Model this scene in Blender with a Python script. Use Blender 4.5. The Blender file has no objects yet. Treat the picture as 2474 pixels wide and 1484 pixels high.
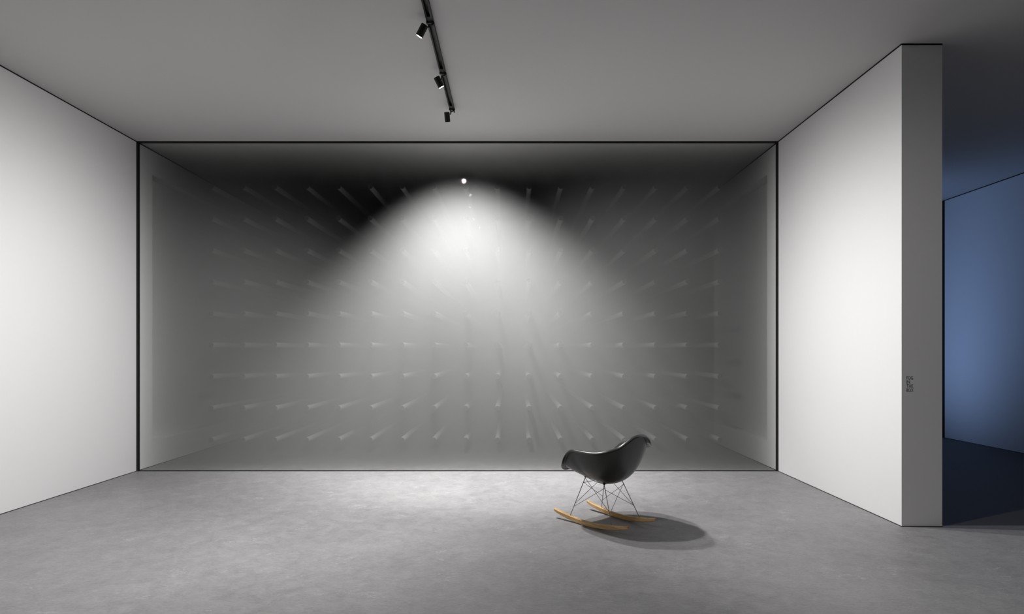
import bpy, bmesh, math, random
from mathutils import Vector, Matrix
random.seed(7)
C = bpy.context.scene.collection
SC = bpy.context.scene

# ------------------------------------------------------------------ sizes (metres)
EYE = 1.35                      # camera height
H = 3.727                       # ceiling height
XL, XR = -4.245, 3.003          # side walls of the room
YG = 6.95                       # glass front of the box
YB = 12.6                       # rear wall of the box
Y0 = -6.0                       # wall behind the camera
YE = 4.752                      # free end of the right wall
XR2 = 3.316                     # outer face of the right wall
XS = 6.78                       # far wall of the side hall
YS = 9.72                       # end of the side hall

# ------------------------------------------------------------------ materials
def mat(name, color, rough=0.6, metal=0.0, spec=0.5, coat=0.0):
    m = bpy.data.materials.new(name); m.use_nodes = True
    b = m.node_tree.nodes['Principled BSDF']
    b.inputs['Base Color'].default_value = (*color, 1)
    b.inputs['Roughness'].default_value = rough
    b.inputs['Metallic'].default_value = metal
    b.inputs['Specular IOR Level'].default_value = spec
    b.inputs['Coat Weight'].default_value = coat
    return m

def nd(t, typ, **kw):
    n = t.nodes.new(typ)
    for k, v in kw.items():
        if hasattr(n, k): setattr(n, k, v)
        else: n.inputs[k].default_value = v
    return n

def plaster(name, color, rough=0.9, amp=0.012):
    m = mat(name, color, rough, spec=0.15); t = m.node_tree; b = t.nodes['Principled BSDF']
    co = nd(t, 'ShaderNodeTexCoord'); no = nd(t, 'ShaderNodeTexNoise', Scale=260.0, Detail=3.0)
    bu = nd(t, 'ShaderNodeBump', Strength=0.04, Distance=0.002)
    t.links.new(co.outputs['Object'], no.inputs['Vector'])
    t.links.new(no.outputs['Fac'], bu.inputs['Height']); t.links.new(bu.outputs['Normal'], b.inputs['Normal'])
    n2 = nd(t, 'ShaderNodeTexNoise', Scale=1.1, Detail=4.0)
    r = nd(t, 'ShaderNodeValToRGB')
    r.color_ramp.elements[0].color = (*[c*(1-amp) for c in color], 1); r.color_ramp.elements[1].color = (*[min(1, c*(1+amp)) for c in color], 1)
    t.links.new(co.outputs['Object'], n2.inputs['Vector']); t.links.new(n2.outputs['Fac'], r.inputs['Fac'])
    t.links.new(r.outputs['Color'], b.inputs['Base Color'])
    return m

def concrete(name, lo, hi):
    m = mat(name, hi, 0.5, spec=0.35); t = m.node_tree; b = t.nodes['Principled BSDF']; L = t.links.new
    co = nd(t, 'ShaderNodeTexCoord')
    big = nd(t, 'ShaderNodeTexNoise', Scale=0.9, Detail=6.0, Roughness=0.6, Distortion=0.4)
    L(co.outputs['Object'], big.inputs['Vector'])
    mid = nd(t, 'ShaderNodeTexNoise', Scale=9.0, Detail=8.0, Roughness=0.68, Distortion=0.6)
    L(co.outputs['Object'], mid.inputs['Vector'])
    mp = nd(t, 'ShaderNodeMapping'); mp.inputs['Scale'].default_value = (30, 75, 1); mp.inputs['Rotation'].default_value = (0, 0, 0.25)
    L(co.outputs['Object'], mp.inputs['Vector'])
    fine = nd(t, 'ShaderNodeTexNoise', Scale=1.0, Detail=6.0, Roughness=0.7, Distortion=1.2)
    L(mp.outputs['Vector'], fine.inputs['Vector'])
    a1 = nd(t, 'ShaderNodeMath', operation='MULTIPLY'); a1.inputs[1].default_value = 0.30; L(big.outputs['Fac'], a1.inputs[0])
    a2 = nd(t, 'ShaderNodeMath', operation='MULTIPLY_ADD'); a2.inputs[1].default_value = 0.34; L(mid.outputs['Fac'], a2.inputs[0]); L(a1.outputs[0], a2.inputs[2])
    a3 = nd(t, 'ShaderNodeMath', operation='MULTIPLY_ADD'); a3.inputs[1].default_value = 0.44; L(fine.outputs['Fac'], a3.inputs[0]); L(a2.outputs[0], a3.inputs[2])
    r = nd(t, 'ShaderNodeValToRGB')
    r.color_ramp.elements[0].position = 0.39; r.color_ramp.elements[0].color = (*lo, 1)
    r.color_ramp.elements[1].position = 0.70; r.color_ramp.elements[1].color = (*hi, 1)
    L(a3.outputs[0], r.inputs['Fac'])
    # short pale trowel scratches
    m2 = nd(t, 'ShaderNodeMapping'); m2.inputs['Scale'].default_value = (3.2, 7.5, 1); m2.inputs['Rotation'].default_value = (0, 0, -0.5)
    L(co.outputs['Object'], m2.inputs['Vector'])
    v = nd(t, 'ShaderNodeTexVoronoi', feature='DISTANCE_TO_EDGE', Scale=1.6); 
    dn = nd(t, 'ShaderNodeTexNoise', Scale=4.0, Detail=4.0); L(m2.outputs['Vector'], dn.inputs['Vector'])
    ad = nd(t, 'ShaderNodeVectorMath', operation='ADD'); L(m2.outputs['Vector'], ad.inputs[0]); L(dn.outputs['Color'], ad.inputs[1])
    L(ad.outputs[0], v.inputs['Vector'])
    lt = nd(t, 'ShaderNodeMath', operation='LESS_THAN'); lt.inputs[1].default_value = 0.018; L(v.outputs['Distance'], lt.inputs[0])
    pm = nd(t, 'ShaderNodeTexNoise', Scale=3.3, Detail=2.0); L(co.outputs['Object'], pm.inputs['Vector'])
    gt = nd(t, 'ShaderNodeMath', operation='GREATER_THAN'); gt.inputs[1].default_value = 0.635; L(pm.outputs['Fac'], gt.inputs[0])
    mu = nd(t, 'ShaderNodeMath', operation='MULTIPLY'); L(lt.outputs[0], mu.inputs[0]); L(gt.outputs[0], mu.inputs[1])
    ms = nd(t, 'ShaderNodeMath', operation='MULTIPLY'); ms.inputs[1].default_value = 0.4; L(mu.outputs[0], ms.inputs[0])
    mx = nd(t, 'ShaderNodeMix', data_type='RGBA'); L(ms.outputs[0], mx.inputs['Factor']); L(r.outputs['Color'], mx.inputs[6])
    mx.inputs[7].default_value = (*[min(1, c*1.5) for c in hi], 1)
    L(mx.outputs[2], b.inputs['Base Color'])
    rr = nd(t, 'ShaderNodeMapRange'); rr.inputs['To Min'].default_value = 0.42; rr.inputs['To Max'].default_value = 0.62
    L(mid.outputs['Fac'], rr.inputs['Value']); L(rr.outputs['Result'], b.inputs['Roughness'])
    bu = nd(t, 'ShaderNodeBump', Strength=0.12, Distance=0.003); L(a3.outputs[0], bu.inputs['Height']); L(bu.outputs['Normal'], b.inputs['Normal'])
    return m

def wood(name):
    m = mat(name, (0.5, 0.3, 0.12), 0.42, spec=0.4); t = m.node_tree; b = t.nodes['Principled BSDF']; L = t.links.new
    co = nd(t, 'ShaderNodeTexCoord'); mp = nd(t, 'ShaderNodeMapping'); mp.inputs['Scale'].default_value = (38, 3.0, 60)
    L(co.outputs['Object'], mp.inputs['Vector'])
    n = nd(t, 'ShaderNodeTexNoise', Scale=1.0, Detail=6.0, Roughness=0.62, Distortion=0.5); L(mp.outputs['Vector'], n.inputs['Vector'])
    r = nd(t, 'ShaderNodeValToRGB'); e = r.color_ramp.elements
    e[0].position = 0.32; e[0].color = (0.45, 0.265, 0.10, 1); e[1].position = 0.68; e[1].color = (0.78, 0.53, 0.25, 1)
    L(n.outputs['Fac'], r.inputs['Fac']); L(r.outputs['Color'], b.inputs['Base Color'])
    bu = nd(t, 'ShaderNodeBump', Strength=0.15, Distance=0.001); L(n.outputs['Fac'], bu.inputs['Height']); L(bu.outputs['Normal'], b.inputs['Normal'])
    return m

def emission(name, col, s):
    m = bpy.data.materials.new(name); m.use_nodes = True; t = m.node_tree; t.nodes.clear()
    e = nd(t, 'ShaderNodeEmission'); e.inputs['Color'].default_value = (*col, 1); e.inputs['Strength'].default_value = s
    o = nd(t, 'ShaderNodeOutputMaterial'); t.links.new(e.outputs[0], o.inputs['Surface'])
    return m

def glass(name):
    m = bpy.data.materials.new(name); m.use_nodes = True; t = m.node_tree; t.nodes.clear(); L = t.links.new
    tr = nd(t, 'ShaderNodeBsdfTransparent'); tr.inputs['Color'].default_value = (0.985, 0.99, 0.985, 1)
    gl = nd(t, 'ShaderNodeBsdfGlossy'); gl.inputs['Roughness'].default_value = 0.0
    lw = nd(t, 'ShaderNodeLayerWeight'); lw.inputs['Blend'].default_value = 0.5
    pw = nd(t, 'ShaderNodeMath', operation='POWER'); pw.inputs[1].default_value = 5.0; L(lw.outputs['Facing'], pw.inputs[0])
    sc = nd(t, 'ShaderNodeMath', operation='MULTIPLY_ADD'); sc.inputs[1].default_value = 0.9; sc.inputs[2].default_value = 0.008; L(pw.outputs[0], sc.inputs[0])
    mx = nd(t, 'ShaderNodeMixShader'); L(sc.outputs[0], mx.inputs['Fac']); L(tr.outputs[0], mx.inputs[1]); L(gl.outputs[0], mx.inputs[2])
    o = nd(t, 'ShaderNodeOutputMaterial'); L(mx.outputs[0], o.inputs['Surface'])
    return m

def fogmat(name, density, col):
    m = bpy.data.materials.new(name); m.use_nodes = True; t = m.node_tree; t.nodes.clear()
    v = nd(t, 'ShaderNodeVolumePrincipled'); v.inputs['Color'].default_value = (*col, 1); v.inputs['Density'].default_value = density
    v.inputs['Anisotropy'].default_value = -0.3
    o = nd(t, 'ShaderNodeOutputMaterial'); t.links.new(v.outputs[0], o.inputs['Volume'])
    return m

M_WALL = plaster('white_plaster', (0.80, 0.792, 0.792))
M_CEIL = plaster('ceiling_paint', (0.62, 0.61, 0.605))
M_REAR = plaster('dark_paint', (0.12, 0.12, 0.12))
M_FLOOR = concrete('concrete', (0.185, 0.1825, 0.184), (0.345, 0.3405, 0.342))
M_HALLSHADE = mat('hall_floor_shaded', (0.10, 0.10, 0.105), 0.6, spec=0.3)  # darker floor colour stands in for shade beyond the wall end
M_BLACK = mat('black_metal', (0.011, 0.0105, 0.010), 0.5, spec=0.3)
M_TRACK = mat('track_black', (0.011, 0.0102, 0.009), 0.5, spec=0.25)
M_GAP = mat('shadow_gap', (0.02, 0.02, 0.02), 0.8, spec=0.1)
M_LENS = emission('lens_light', (1.0, 0.98, 0.96), 32.0); M_LENS.cycles.emission_sampling = 'NONE'
M_GLASS = glass('clear_glass')
M_FOG = fogmat('fog', 0.72, (0.85, 0.841, 0.846))
M_ROD = plaster('rod_white', (0.88, 0.872, 0.872), 0.7)
M_CAP = mat('rod_cap_grey', (0.11, 0.106, 0.102), 0.8, spec=0.1)
M_SHELL = mat('shell_plastic', (0.040, 0.041, 0.038), 0.28, spec=0.5)
M_WIRE = mat('wire_steel', (0.38, 0.38, 0.375), 0.4, metal=0.7)
M_RUBBER = mat('rubber', (0.012, 0.012, 0.012), 0.7)
M_WOOD = wood('ash_wood')
M_TEXT = mat('lettering_grey', (0.15, 0.146, 0.144), 0.8)

# ------------------------------------------------------------------ helpers
def obj(name, bm, m, parent=None, smooth=False):
    me = bpy.data.meshes.new(name); bm.normal_update(); bm.to_mesh(me); bm.free()
    if smooth:
        for p in me.polygons: p.use_smooth = True
    o = bpy.data.objects.new(name, me); C.objects.link(o); me.materials.append(m)
    if parent: o.parent = parent
    return o

def box(bm, x0, x1, y0, y1, z0, z1):
    v = [bm.verts.new((x, y, z)) for x in (x0, x1) for y in (y0, y1) for z in (z0, z1)]
    for f in ((0, 1, 3, 2), (4, 6, 7, 5), (0, 4, 5, 1), (2, 3, 7, 6), (0, 2, 6, 4), (1, 5, 7, 3)):
        bm.faces.new([v[i] for i in f])
    return v

def rot_to(d):
    return Vector((0, 0, 1)).rotation_difference(Vector(d).normalized()).to_matrix()

def lathe(bm, prof, origin=(0, 0, 0), axis=(0, 0, 1), n=32):
    """prof: list of (radius, height) along the axis; closes with fans where radius is 0"""
    R = rot_to(axis); o = Vector(origin); rings = []
    for r, h in prof:
        if r <= 1e-9: rings.append([bm.verts.new(o + R @ Vector((0, 0, h)))])
        else: rings.append([bm.verts.new(o + R @ Vector((r*math.cos(2*math.pi*k/n), r*math.sin(2*math.pi*k/n), h))) for k in range(n)])
    for a, b in zip(rings, rings[1:]):
        for k in range(n):
            k2 = (k+1) % n
            if len(a) == 1 and len(b) == 1: continue
            if len(a) == 1: bm.faces.new((a[0], b[k2], b[k]))
            elif len(b) == 1: bm.faces.new((a[k], a[k2], b[0]))
            else: bm.faces.new((a[k], a[k2], b[k2], b[k]))

def tube(bm, pts, r, n=10):
    pts = [Vector(p) for p in pts]; rings = []; up = None
    for i, p in enumerate(pts):
        d = (pts[min(i+1, len(pts)-1)] - pts[max(i-1, 0)]).normalized()
        if up is None: up = d.orthogonal().normalized()
        up = (up - d*up.dot(d)).normalized(); s = d.cross(up)
        rings.append([bm.verts.new(p + r*(up*math.cos(2*math.pi*k/n) + s*math.sin(2*math.pi*k/n))) for k in range(n)])
    for a, b in zip(rings, rings[1:]):
        for k in range(n): bm.faces.new((a[k], a[(k+1) % n], b[(k+1) % n], b[k]))
    bm.faces.new(rings[0][::-1]); bm.faces.new(rings[-1])

def struct(name, bm, m, label=None, parent=None):
    o = obj(name, bm, m, parent)
    if not parent: o['kind'] = 'structure'
    if label: o['label'] = label
    return o

def tag(o, label, cat, group=None, kind=None):
    o['label'] = label; o['category'] = cat
    if group: o['group'] = group
    if kind: o['kind'] = kind
    return o

def empty(name, loc):
    o = bpy.data.objects.new(name, None); o.empty_display_size = 0.1; C.objects.link(o); o.location = loc
    return o

def B(*a):
    bm = bmesh.new(); box(bm, *a); return bm

# ------------------------------------------------------------------ the setting
struct('floor', B(XL-0.2, XR2, Y0-0.2, YB+0.2, -0.15, 0), M_FLOOR)
struct('floor_side', B(XR2, XS+0.2, Y0-0.2, YE+0.03, -0.15, 0), M_FLOOR)
struct('floor_hall', B(XR2, XS+0.2, YE+0.03, YS+0.2, -0.15, 0), M_HALLSHADE)
struct('ceiling', B(XL-0.2, XS+0.2, Y0-0.2, YB+0.2, H, H+0.15), M_CEIL)

def side_wall(name, xf, xb, y0, y1):
    """wall slab whose inner face xf carries a tall recessed panel inside the fog box"""
    bm = bmesh.new(); s0, s1, z0, z1 = 7.262, YB-0.6, 0.296, 3.437; dep = 0.13 * (1 if xb > xf else -1)
    ys = [y0, s0, s1, y1]; zs = [0, z0, z1, H]
    g = [[bm.verts.new((xf, y, z)) for z in zs] for y in ys]
    for i in range(3):
        for j in range(3):
            if not (i == 1 and j == 1): bm.faces.new((g[i][j], g[i+1][j], g[i+1][j+1], g[i][j+1]))
    ring = [g[1][1], g[2][1], g[2][2], g[1][2]]
    deep = [bm.verts.new((v.co.x + dep, v.co.y, v.co.z)) for v in ring]
    for k in range(4): bm.faces.new((ring[k], ring[(k+1) % 4], deep[(k+1) % 4], deep[k]))
    bm.faces.new(deep)
    b = [bm.verts.new((xb, y, z)) for y, z in ((y0, 0), (y1, 0), (y1, H), (y0, H))]
    bm.faces.new(b)
    bm.faces.new((g[0][0], g[0][1], g[0][2], g[0][3], b[3], b[0])); bm.faces.new((g[3][0], g[3][1], g[3][2], g[3][3], b[2], b[1]))
    bm.faces.new((g[0][0], g[1][0], g[2][0], g[3][0], b[1], b[0])); bm.faces.new((g[0][3], g[1][3], g[2][3], g[3][3], b[2], b[3]))
    bmesh.ops.recalc_face_normals(bm, faces=bm.faces)
    return struct(name, bm, M_WALL)

side_wall('wall_left', XL, XL-0.2, Y0, YB)
side_wall('wall_right', XR, XR2, YE, YB)
struct('wall_back', B(XL, XR, YB, YB+0.2, 0, H), M_WALL)
struct('wall_front', B(XL, XS, Y0-0.2, Y0, 0, H), M_REAR)
struct('wall_side', B(XS, XS+0.2, Y0, YS, 0, H), M_WALL)
struct('wall_end', B(XR2, XS, YS, YS+0.2, 0, H), M_WALL)

# thin dark shadow gaps where planes meet
g = 0.0045
struct('trim_1', B(XL, XL+g, Y0, YB, H-2*g, H), M_GAP)
struct('trim_2', B(XR-g, XR, YE, YB, H-2*g, H), M_GAP)
struct('trim_3', B(XR-g, XR2, YE-g, YE, H-2.4*g, H), M_GAP)
struct('trim_4', B(XS-g, XS, Y0, YS, H-2.4*g, H), M_GAP)
struct('corner_shade', B(XS-0.01, XS, YS-0.06, YS, 0.0, H-2.4*g), M_GAP)  # dark strip standing in for shade in the hall corner
struct('baseboard_left', B(XL, XL+g, Y0, YB, 0, g), M_GAP)
struct('baseboard_right', B(XR-g, XR, YE, YB, 0, g), M_GAP)
struct('baseboard_end', B(XR, XR2, YE-g, YE, 0, g), M_GAP)
struct('baseboard_side', B(XS-g, XS, Y0, YS, 0, g), M_GAP)

# glass front of the fog box
bm = bmesh.new(); ft = 0.03
box(bm, XL, XL+0.023, YG, YG+ft, 0, H); box(bm, XR-0.019, XR, YG, YG+ft, 0, H)
box(bm, XL+0.023, XR-0.019, YG, YG+ft, H-0.015, H); box(bm, XL+0.023, XR-0.019, YG, YG+ft, 0, 0.006)
win = struct('window_1', bm, M_BLACK, 'black-framed floor-to-ceiling glass front of the fog-filled box')
pane = obj('pane', B(XL+0.023, XR-0.019, YG+0.009, YG+0.021, 0.006, H-0.015), M_GLASS, win)

# fog
fog = obj('fog', B(XL+0.002, XR-0.002, YG+0.032, YB-0.002, 0.002, H-0.002), M_FOG)
tag(fog, 'grey fog filling the glass-fronted box around the rods', 'fog', kind='stuff')

# ------------------------------------------------------------------ rods in the fog
YR = 8.135; s_r = 1488/YR
RR = 0.0335; RL = YB - YR
def rod_mesh():
    bm = bmesh.new(); lathe(bm, [(RR, 0.003), (RR, RL)], axis=(0, 1, 0), n=32)
    return bm
def cap_mesh():
    bm = bmesh.new(); lathe(bm, [(0, 0), (RR-0.002, 0), (RR, 0.003)], axis=(0, 1, 0), n=32)
    bmesh.ops.reverse_faces(bm, faces=bm.faces)
    return bm
rod0 = obj('round_rod', rod_mesh(), M_ROD, smooth=True)
cap0 = obj('end_cap', cap_mesh(), M_CAP, rod0)
ORD = ['top', 'second', 'third', 'fourth', 'fifth', 'sixth', 'seventh', 'eighth', 'bottom']
NTH = ['first', 'second', 'third', 'fourth', 'fifth', 'sixth', 'seventh', 'eighth']
def row_words(r):
    return 'top row' if r == 0 else 'bottom row' if r == 8 else 'middle row' if r == 4 else f'{NTH[r]} row down' if r < 4 else f'{NTH[8-r]} row up'
def col_words(c):
    return 'in the middle column' if c == 8 else f'{NTH[c]} from the left' if c < 8 else f'{NTH[16-c]} from the right'
first = True
for r in range(9):
    for c in range(17):
        x = (509.5 + c*76.9 - 1238)/s_r; z = EYE - (450.5 + r*76.6 - 850)/s_r
        if first: o, k = rod0, cap0
        else:
            o = rod0.copy(); C.objects.link(o); k = cap0.copy(); C.objects.link(k); k.parent = o
        first = False
        o.location = (x, YR, z)
        tag(o, f'pale round rod fading into fog, {row_words(r)}, {col_words(c)}', 'rod', 'rods on the rear wall of the fog box')

# ------------------------------------------------------------------ ceiling track and spotlights
XT = -0.586; TB = H-0.036
bm = bmesh.new()
prof = [(-0.023, 0), (-0.023, 0.036), (0.023, 0.036), (0.023, 0), (0.012, 0), (0.012, 0.012), (0.009, 0.026), (-0.009, 0.026), (-0.012, 0.012), (-0.012, 0)]
y_a, y_b = -1.0, 6.035
va = [bm.verts.new((XT+x, y_a, TB+z)) for x, z in prof]; vb = [bm.verts.new((XT+x, y_b, TB+z)) for x, z in prof]
n = len(prof)
for k in range(n): bm.faces.new((va[k], va[(k+1) % n], vb[(k+1) % n], vb[k]))
for vs in (va, vb):
    bm.faces.new((vs[0], vs[1], vs[8], vs[9])); bm.faces.new((vs[1], vs[2], vs[7], vs[8])) if False else None
bm.faces.new(vb); bm.faces.new(va)
bmesh.ops.recalc_face_normals(bm, faces=bm.faces)
track = obj('lighting_track', bm, M_TRACK)
tag(track, 'long black lighting track fixed to the grey ceiling', 'track light rail')

def spotlight(y, axis, label, power, size, blend=1.0, soft=0.03, z=EYE+2.262, x=-0.628, L=0.088, beam=None, col=(1, 0.985, 0.984)):
    a = Vector(axis).normalized(); R = 0.026
    root = empty('track_spotlight', (XT, y, TB)); P = Vector((XT, y, TB))
    tag(root, label, 'spotlight', 'spotlights on the ceiling track')
    c = Vector((x, y, z)) - P
    bm = bmesh.new(); box(bm, -0.0115, 0.0115, -0.075, 0.03, -0.004, 0.022)
    ad = obj('adapter', bm, M_TRACK, root)
    # clip that sits across the track and the arm below it
    bm = bmesh.new()
    piv = c - a*(L*0.30) + Vector((R, 0, 0))*1.0
    v = box(bm, -0.025, 0.032, -0.012, 0.012, -0.012, -0.001)
    v[4].co.y += 0.006; v[6].co.y -= 0.004
    tube(bm, [(0.03, 0, -0.008), (0.012, 0, -0.022), (piv.x*0.45, piv.y*0.6, piv.z*0.62), (piv.x+0.010, piv.y, piv.z), (piv.x-0.004, piv.y, piv.z)], 0.0055, 10)
    obj('bracket', bm, M_TRACK, root)
    bm = bmesh.new()
    lathe(bm, [(0, -L/2), (R-0.002, -L/2), (R, -L/2+0.002), (R, L*0.02), (R-0.0008, L*0.03), (R, L*0.04), (R, L/2-0.001), (R-0.003, L/2), (R-0.003, L/2-0.004), (0, L/2-0.004)], c, a, 40)
    ho = obj('housing', bm, M_BLACK, root, smooth=True)
    md = ho.modifiers.new('edges', 'EDGE_SPLIT'); md.split_angle = math.radians(35)
    bm = bmesh.new(); lathe(bm, [(R-0.0031, L/2-0.0035), (R-0.0031, L/2-0.0012), (R-0.005, L/2-0.0006), (0, L/2-0.0004)], c, a, 40)
    le = obj('lens', bm, M_LENS, root, smooth=True); le['label'] = 'glowing white lens'
    ld = bpy.data.lights.new('spot_beam', 'SPOT'); ld.energy = power; ld.spot_size = math.radians(size); ld.spot_blend = blend
    ld.shadow_soft_size = soft; ld.color = col
    lo = bpy.data.objects.new('spot_beam', ld); C.objects.link(lo); lo.parent = root
    lo.location = c + a*(L/2+0.012+soft*0.3); lo.rotation_euler = (-Vector(beam or axis)).to_track_quat('Z', 'Y').to_euler()
    return root

head = spotlight(5.935, (0.04, 0.49, -0.87), 'black ceiling spotlight at the track end, aimed into the fog box', 960, 100, blend=0.9, soft=0.018)
# added second light below the lamp, aimed at the chair for its shadow
ld = bpy.data.lights.new('added_fill', 'SPOT'); ld.energy = 330; ld.spot_size = math.radians(132); ld.spot_blend = 1.0
ld.shadow_soft_size = 0.075; ld.color = (1, 0.985, 0.984)
lo = bpy.data.objects.new('added_fill', ld); C.objects.link(lo); lo.parent = head
lo.location = (-0.035, 0.03, -0.19); lo.rotation_euler = (-Vector((0.5, -0.33, -0.85))).to_track_quat('Z', 'Y').to_euler()
spotlight(5.167, (1, 0.62, -1.9), 'black ceiling spotlight beside the track, tilted towards the right wall', 365, 106, soft=0.075, x=-0.616, beam=(1, 0.42, -1.15))
spotlight(4.372, (-1, 0.40, -1.65), 'black ceiling spotlight beside the track, tilted towards the left wall', 480, 110, soft=0.05, z=EYE+2.280, x=-0.642, beam=(-1, 0.36, -1.38))
spotlight(3.59, (-1, 0.45, -1.2), 'added unseen ceiling spotlight near the viewer, tilted to the left', 270, 118, soft=0.03)  # added out-of-view lamp to fill the left wall and fog
spotlight(2.81, (1, 0.35, -0.75), 'added unseen ceiling spotlight near the viewer, tilted to the right', 200, 72, soft=0.03)  # added out-of-view lamp to brighten the right wall and its end

# ------------------------------------------------------------------ blue light of the side hall (stands behind the right wall)
ld = bpy.data.lights.new('hall_light', 'AREA'); ld.shape = 'RECTANGLE'; ld.size = 0.25; ld.size_y = 3.0
ld.energy = 7.8; ld.color = (0.33, 0.53, 1.0); ld.spread = math.radians(150)
lo = bpy.data.objects.new('hall_light', ld); C.objects.link(lo); lo.location = (5.1, 9.25, 1.7)
d = Vector((1, 0.0, 0.48)).normalized(); lo.rotation_euler = (-d).to_track_quat('Z', 'Y').to_euler()

# ------------------------------------------------------------------ lettering on the wall end
def text_mesh(s):
    cu = bpy.data.curves.new('t', 'FONT'); cu.body = s; cu.size = 1.0; cu.resolution_u = 6; cu.offset = 0.012; cu.extrude = 0.0
    o = bpy.data.objects.new('t', cu); C.objects.link(o)
    bpy.context.view_layer.update()
    me = bpy.data.meshes.new_from_object(o.evaluated_get(bpy.context.evaluated_depsgraph_get()))
    C.objects.unlink(o); bpy.data.objects.remove(o); bpy.data.curves.remove(cu)
    return me
sE = 1488/YE
bm = bmesh.new()
for line, w_px, y_px in (('FOG', 16.0, 917.2), ('IN', 8.3, 927.0), ('THE', 16.1, 937.0), ('BOX', 17.0, 947.0)):
    me = text_mesh(line); xs = [v.co.x for v in me.vertices]; ys = [v.co.y for v in me.vertices]
    x0, x1, y1 = min(xs), max(xs), max(ys)
    kx = (w_px/sE)/(x1-x0); ky = (8.3/sE)/0.715
    X = (2189.9-1238)/sE; Z = EYE - (y_px-850)/sE
    vm = [bm.verts.new((X + (v.co.x-x0)*kx, YE-0.0008, Z + v.co.y*ky)) for v in me.vertices]
    for p in me.polygons:
        try: bm.faces.new([vm[i] for i in p.vertices])
        except ValueError: pass
    bpy.data.meshes.remove(me)
bmesh.ops.recalc_face_normals(bm, faces=bm.faces)
r = bmesh.ops.extrude_face_region(bm, geom=bm.faces[:])
for v in r['geom']:
    if isinstance(v, bmesh.types.BMVert): v.co.y += 0.0007
tx = obj('wall_lettering', bm, M_TEXT)
tag(tx, 'small dark grey lettering FOG IN THE BOX on the right wall end', 'lettering')

# ------------------------------------------------------------------ rocking chair
CX, CY, HD = 0.732, 4.869, 0.715
chair = empty('rocking_chair', (CX, CY, 0)); chair.rotation_euler = (0, 0, HD)
tag(chair, 'dark grey moulded shell armchair on wire legs and pale wooden rockers', 'chair')

# shell: profiles from the middle of the seat out to the rim, keyed around half of the rim
BC = Vector((0, -0.06, 0.322))
KEYS = [  # rim, control near the seat, control under the rim, roll of the lip (radians)
    ((0.000,  0.255, 0.425), (0.000,  0.060, 0.345), (0.000,  0.180, 0.425), 1.3),
    ((0.110,  0.258, 0.425), (0.050,  0.055, 0.345), (0.085,  0.180, 0.424), 1.3),
    ((0.200,  0.245, 0.432), (0.105,  0.050, 0.347), (0.160,  0.170, 0.418), 1.4),
    ((0.258,  0.205, 0.472), (0.150,  0.030, 0.350), (0.215,  0.140, 0.415), 1.7),
    ((0.288,  0.145, 0.550), (0.180,  0.010, 0.345), (0.250,  0.095, 0.430), 2.1),
    ((0.298,  0.075, 0.602), (0.195, -0.010, 0.338), (0.262,  0.040, 0.450), 2.3),
    ((0.300, -0.010, 0.606), (0.200, -0.030, 0.332), (0.262, -0.020, 0.450), 2.4),
    ((0.294, -0.100, 0.604), (0.198, -0.070, 0.328), (0.256, -0.090, 0.450), 2.4),
    ((0.276, -0.175, 0.610), (0.176, -0.125, 0.325), (0.240, -0.152, 0.450), 2.4),
    ((0.238, -0.230, 0.627), (0.142, -0.150, 0.322), (0.205, -0.196, 0.458), 2.3),
    ((0.180, -0.270, 0.648), (0.106, -0.168, 0.321), (0.160, -0.222, 0.470), 2.2),
    ((0.130, -0.302, 0.686), (0.072, -0.180, 0.320), (0.112, -0.236, 0.485), 2.1),
    ((0.072, -0.318, 0.719), (0.038, -0.185, 0.320), (0.060, -0.247, 0.495), 2.1),
    ((0.000, -0.323, 0.729), (0.000, -0.188, 0.320), (0.000, -0.250, 0.496), 2.1),
]
def cat(p0, p1, p2, p3, t):
    return 0.5*((2*p1) + (-p0+p2)*t + (2*p0-5*p1+4*p2-p3)*t*t + (-p0+3*p1-3*p2+p3)*t**3)
def mirror(k): return tuple((-p[0], p[1], p[2]) for p in k[:3]) + (k[3],)
loop = KEYS + [mirror(k) for k in KEYS[-2:0:-1]]
NK = len(loop); SUB = 6; prof_list = []
for i in range(NK):
    ks = [loop[(i+d) % NK] for d in (-1, 0, 1, 2)]
    for s in range(SUB):
        t = s/SUB
        prof_list.append(tuple(cat(*[Vector(k[j]) for k in ks], t) for j in range(3)) + (cat(*[k[3] for k in ks], t),))
NP = len(prof_list); NB = 22; NR = 7; LIP = 0.0165
bm = bmesh.new(); cv = bm.verts.new(BC); rows = []
for i, (rim, p1, p2, roll) in enumerate(prof_list):
    tg = (prof_list[(i+1) % NP][0] - prof_list[i-1][0]).normalized()
    row = []
    end_d = (rim - p2).normalized()
    axis_n = tg
    o = end_d.cross(axis_n)               # outward side of the lip
    rad = Vector((rim.x, rim.y + 0.03, 0))
    ref = Vector((rim.x, rim.y, 0)).normalized() - Vector((0, 0, 1))
    o = (o - end_d*o.dot(end_d)).normalized()
    if o.dot(ref) < 0: o = -o
    # the lip's arc tops out at the rim key
    shift = LIP
    rim_in = rim - end_d*shift*min(1.0, math.sin(min(roll, math.pi/2)))
    for b in range(1, NB+1):
        t = b/NB
        row.append(BC*(1-t)**3 + p1*3*t*(1-t)**2 + p2*3*t*t*(1-t) + rim_in*t**3)
    for b in range(1, NR+1):
        a = roll*b/NR
        row.append(rim_in + end_d*LIP*math.sin(a) + o*LIP*(1-math.cos(a)))
    last = row[-1]; dd = end_d*math.cos(roll) + o*math.sin(roll)
    row.append(last + dd*0.012)
    rows.append([bm.verts.new(p) for p in row])
for i in range(NP):
    a, b = rows[i], rows[(i+1) % NP]
    bm.faces.new((cv, a[0], b[0]))
    for k in range(len(a)-1): bm.faces.new((a[k], a[k+1], b[k+1], b[k]))
bmesh.ops.recalc_face_normals(bm, faces=bm.faces)
shell = obj('seat_shell', bm, M_SHELL, chair, smooth=True)
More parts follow.
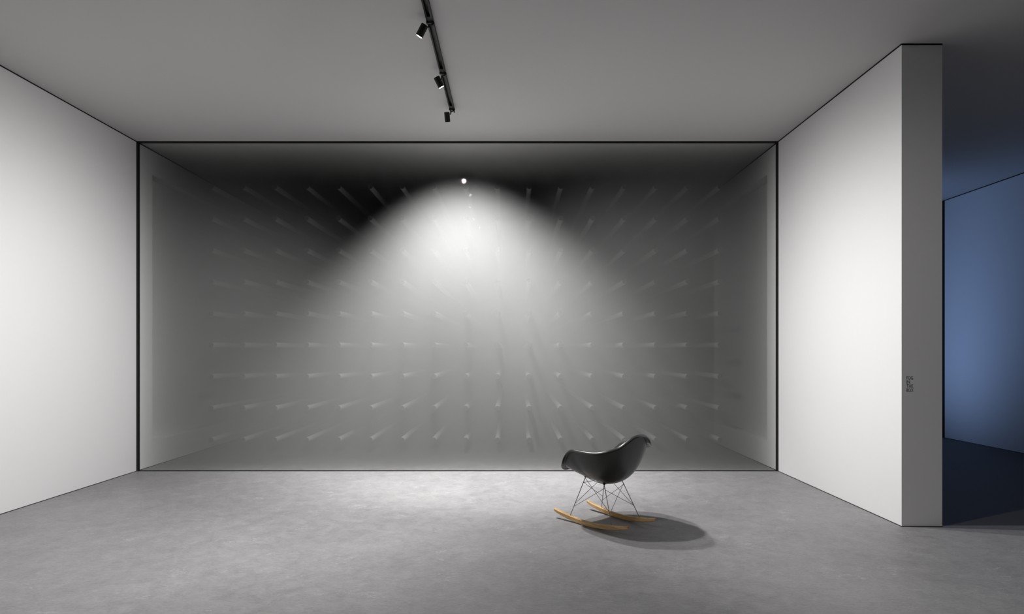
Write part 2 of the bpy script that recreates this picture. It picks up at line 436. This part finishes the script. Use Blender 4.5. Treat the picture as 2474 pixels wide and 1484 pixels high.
sm = shell.modifiers.new('thick', 'SOLIDIFY'); sm.thickness = 0.006; sm.offset = 0

# wooden rockers
RK = 1.21
def zc(y): return RK - math.sqrt(RK*RK - y*y)
def rocker(side):
    bm = bmesh.new(); N = 40; secs = []
    for i in range(N+1):
        y = -0.362 + 0.724*i/N; e = min(i, N-i)/N
        k = min(1.0, 0.55 + e*7.0)
        hw = 0.0145*min(1.0, 0.80 + e*6); hh = 0.035*(0.62 + 0.38*min(1.0, e*4.5))
        x = side*(0.180 + 0.018*y/0.362); zb = zc(y); b = 0.004
        pr = [(-hw+b, 0), (hw-b, 0), (hw, b), (hw, hh-b), (hw-b, hh), (-hw+b, hh), (-hw, hh-b), (-hw, b)]
        secs.append([bm.verts.new((x+px, y, zb+pz)) for px, pz in pr])
    for a, b in zip(secs, secs[1:]):
        for k in range(8): bm.faces.new((a[k], a[(k+1) % 8], b[(k+1) % 8], b[k]))
    bm.faces.new(secs[0][::-1]); bm.faces.new(secs[-1])
    bmesh.ops.recalc_face_normals(bm, faces=bm.faces)
    ro = obj('rocker', bm, M_WOOD, chair)
    for yy in (-0.211, 0.20):
        bm = bmesh.new()
        xx = side*(0.180 + 0.018*yy/0.362 + 0.0145)
        lathe(bm, [(0, 0.0015), (0.004, 0.001), (0.0045, -0.001), (0, -0.0015)], (xx, yy, zc(yy)+0.015), (side, 0, 0), 14)
        obj('screw', bm, M_WIRE, ro, smooth=True)
    return ro
for s in (-1, 1): rocker(s)

# wire base
def foot(sx, sy):
    y = 0.20 if sy > 0 else -0.211
    return Vector((sx*(0.180 + 0.018*y/0.362), y, zc(y)+0.026))
def top(sx, sy):
    return Vector((sx*(0.118 if sy > 0 else 0.108), 0.098 if sy > 0 else -0.083, 0.362 if sy > 0 else 0.331))
def along(sx, sy, t): return foot(sx, sy).lerp(top(sx, sy), t)
def wire(name, pts, r, m=M_WIRE, smooth=True):
    bm = bmesh.new(); tube(bm, pts, r, 10); return obj(name, bm, m, chair, smooth)
for sx in (-1, 1):
    for sy in (-1, 1):
        f, t = foot(sx, sy), top(sx, sy)
        wire('leg', [f, f.lerp(t, 0.5), t + (t-f).normalized()*0.006], 0.0030)
        bm = bmesh.new(); lathe(bm, [(0, -0.003), (0.008, -0.003), (0.0105, 0.006), (0.0105, 0.020), (0, 0.022)], (t.x, t.y, t.z), (t.x*0.9, t.y*0.9, 0.5), 20)
        obj('shock_mount', bm, M_RUBBER, chair, smooth=True)
R2 = 0.0019
off = Vector((0, 0, 0))
# crossing wires on the two sides, the front and the back
for sx in (-1, 1):
    wire('cross_wire', [along(sx, 1, 0.97), along(sx, -1, 0.33)], R2)
    wire('cross_wire', [along(sx, -1, 0.90) + Vector((sx*0.004, 0, 0)), along(sx, 1, 0.24) + Vector((sx*0.004, 0, 0))], R2)
for sy in (-1, 1):
    wire('cross_wire', [along(-1, sy, 0.86), along(1, sy, 0.34)], R2)
    wire('cross_wire', [along(1, sy, 0.93) + Vector((0, sy*0.004, 0)), along(-1, sy, 0.30) + Vector((0, sy*0.004, 0))], R2)
wire('cross_wire', [along(-1, 1, 0.85), along(1, 1, 0.85)], R2)
# top frame under the seat
T = [top(-1, -1), top(1, -1), top(1, 1), top(-1, 1)]
for a, b in ((0, 1), (1, 2), (2, 3), (3, 0)):
    wire('seat_rail', [T[a], T[a].lerp(T[b], 0.5) - Vector((0, 0, 0.006)), T[b]], 0.003)

# ------------------------------------------------------------------ camera, world, view
cam = bpy.data.cameras.new('camera'); co = bpy.data.objects.new('camera', cam); C.objects.link(co)
co.location = (0, 0, EYE); co.rotation_euler = (math.pi/2, 0, 0)
cam.sensor_width = 36; cam.lens = 1488/2474*36; cam.shift_x = -1/2474; cam.shift_y = 108/2474
cam.clip_start = 0.05
SC.camera = co
w = bpy.data.worlds.new('world'); SC.world = w; w.use_nodes = True
w.node_tree.nodes['Background'].inputs['Color'].default_value = (0, 0, 0, 1)
w.node_tree.nodes['Background'].inputs['Strength'].default_value = 0
SC.view_settings.view_transform = 'Standard'; SC.view_settings.look = 'None'
SC.view_settings.exposure = 0.0; SC.view_settings.gamma = 1.0
SC.cycles.max_bounces = 6; SC.cycles.diffuse_bounces = 4; SC.cycles.adaptive_threshold = 0.02; SC.cycles.glossy_bounces = 4
SC.cycles.transparent_max_bounces = 12; SC.cycles.volume_bounces = 0
SC.cycles.sample_clamp_indirect = 4.0; SC.cycles.caustics_reflective = False; SC.cycles.caustics_refractive = False
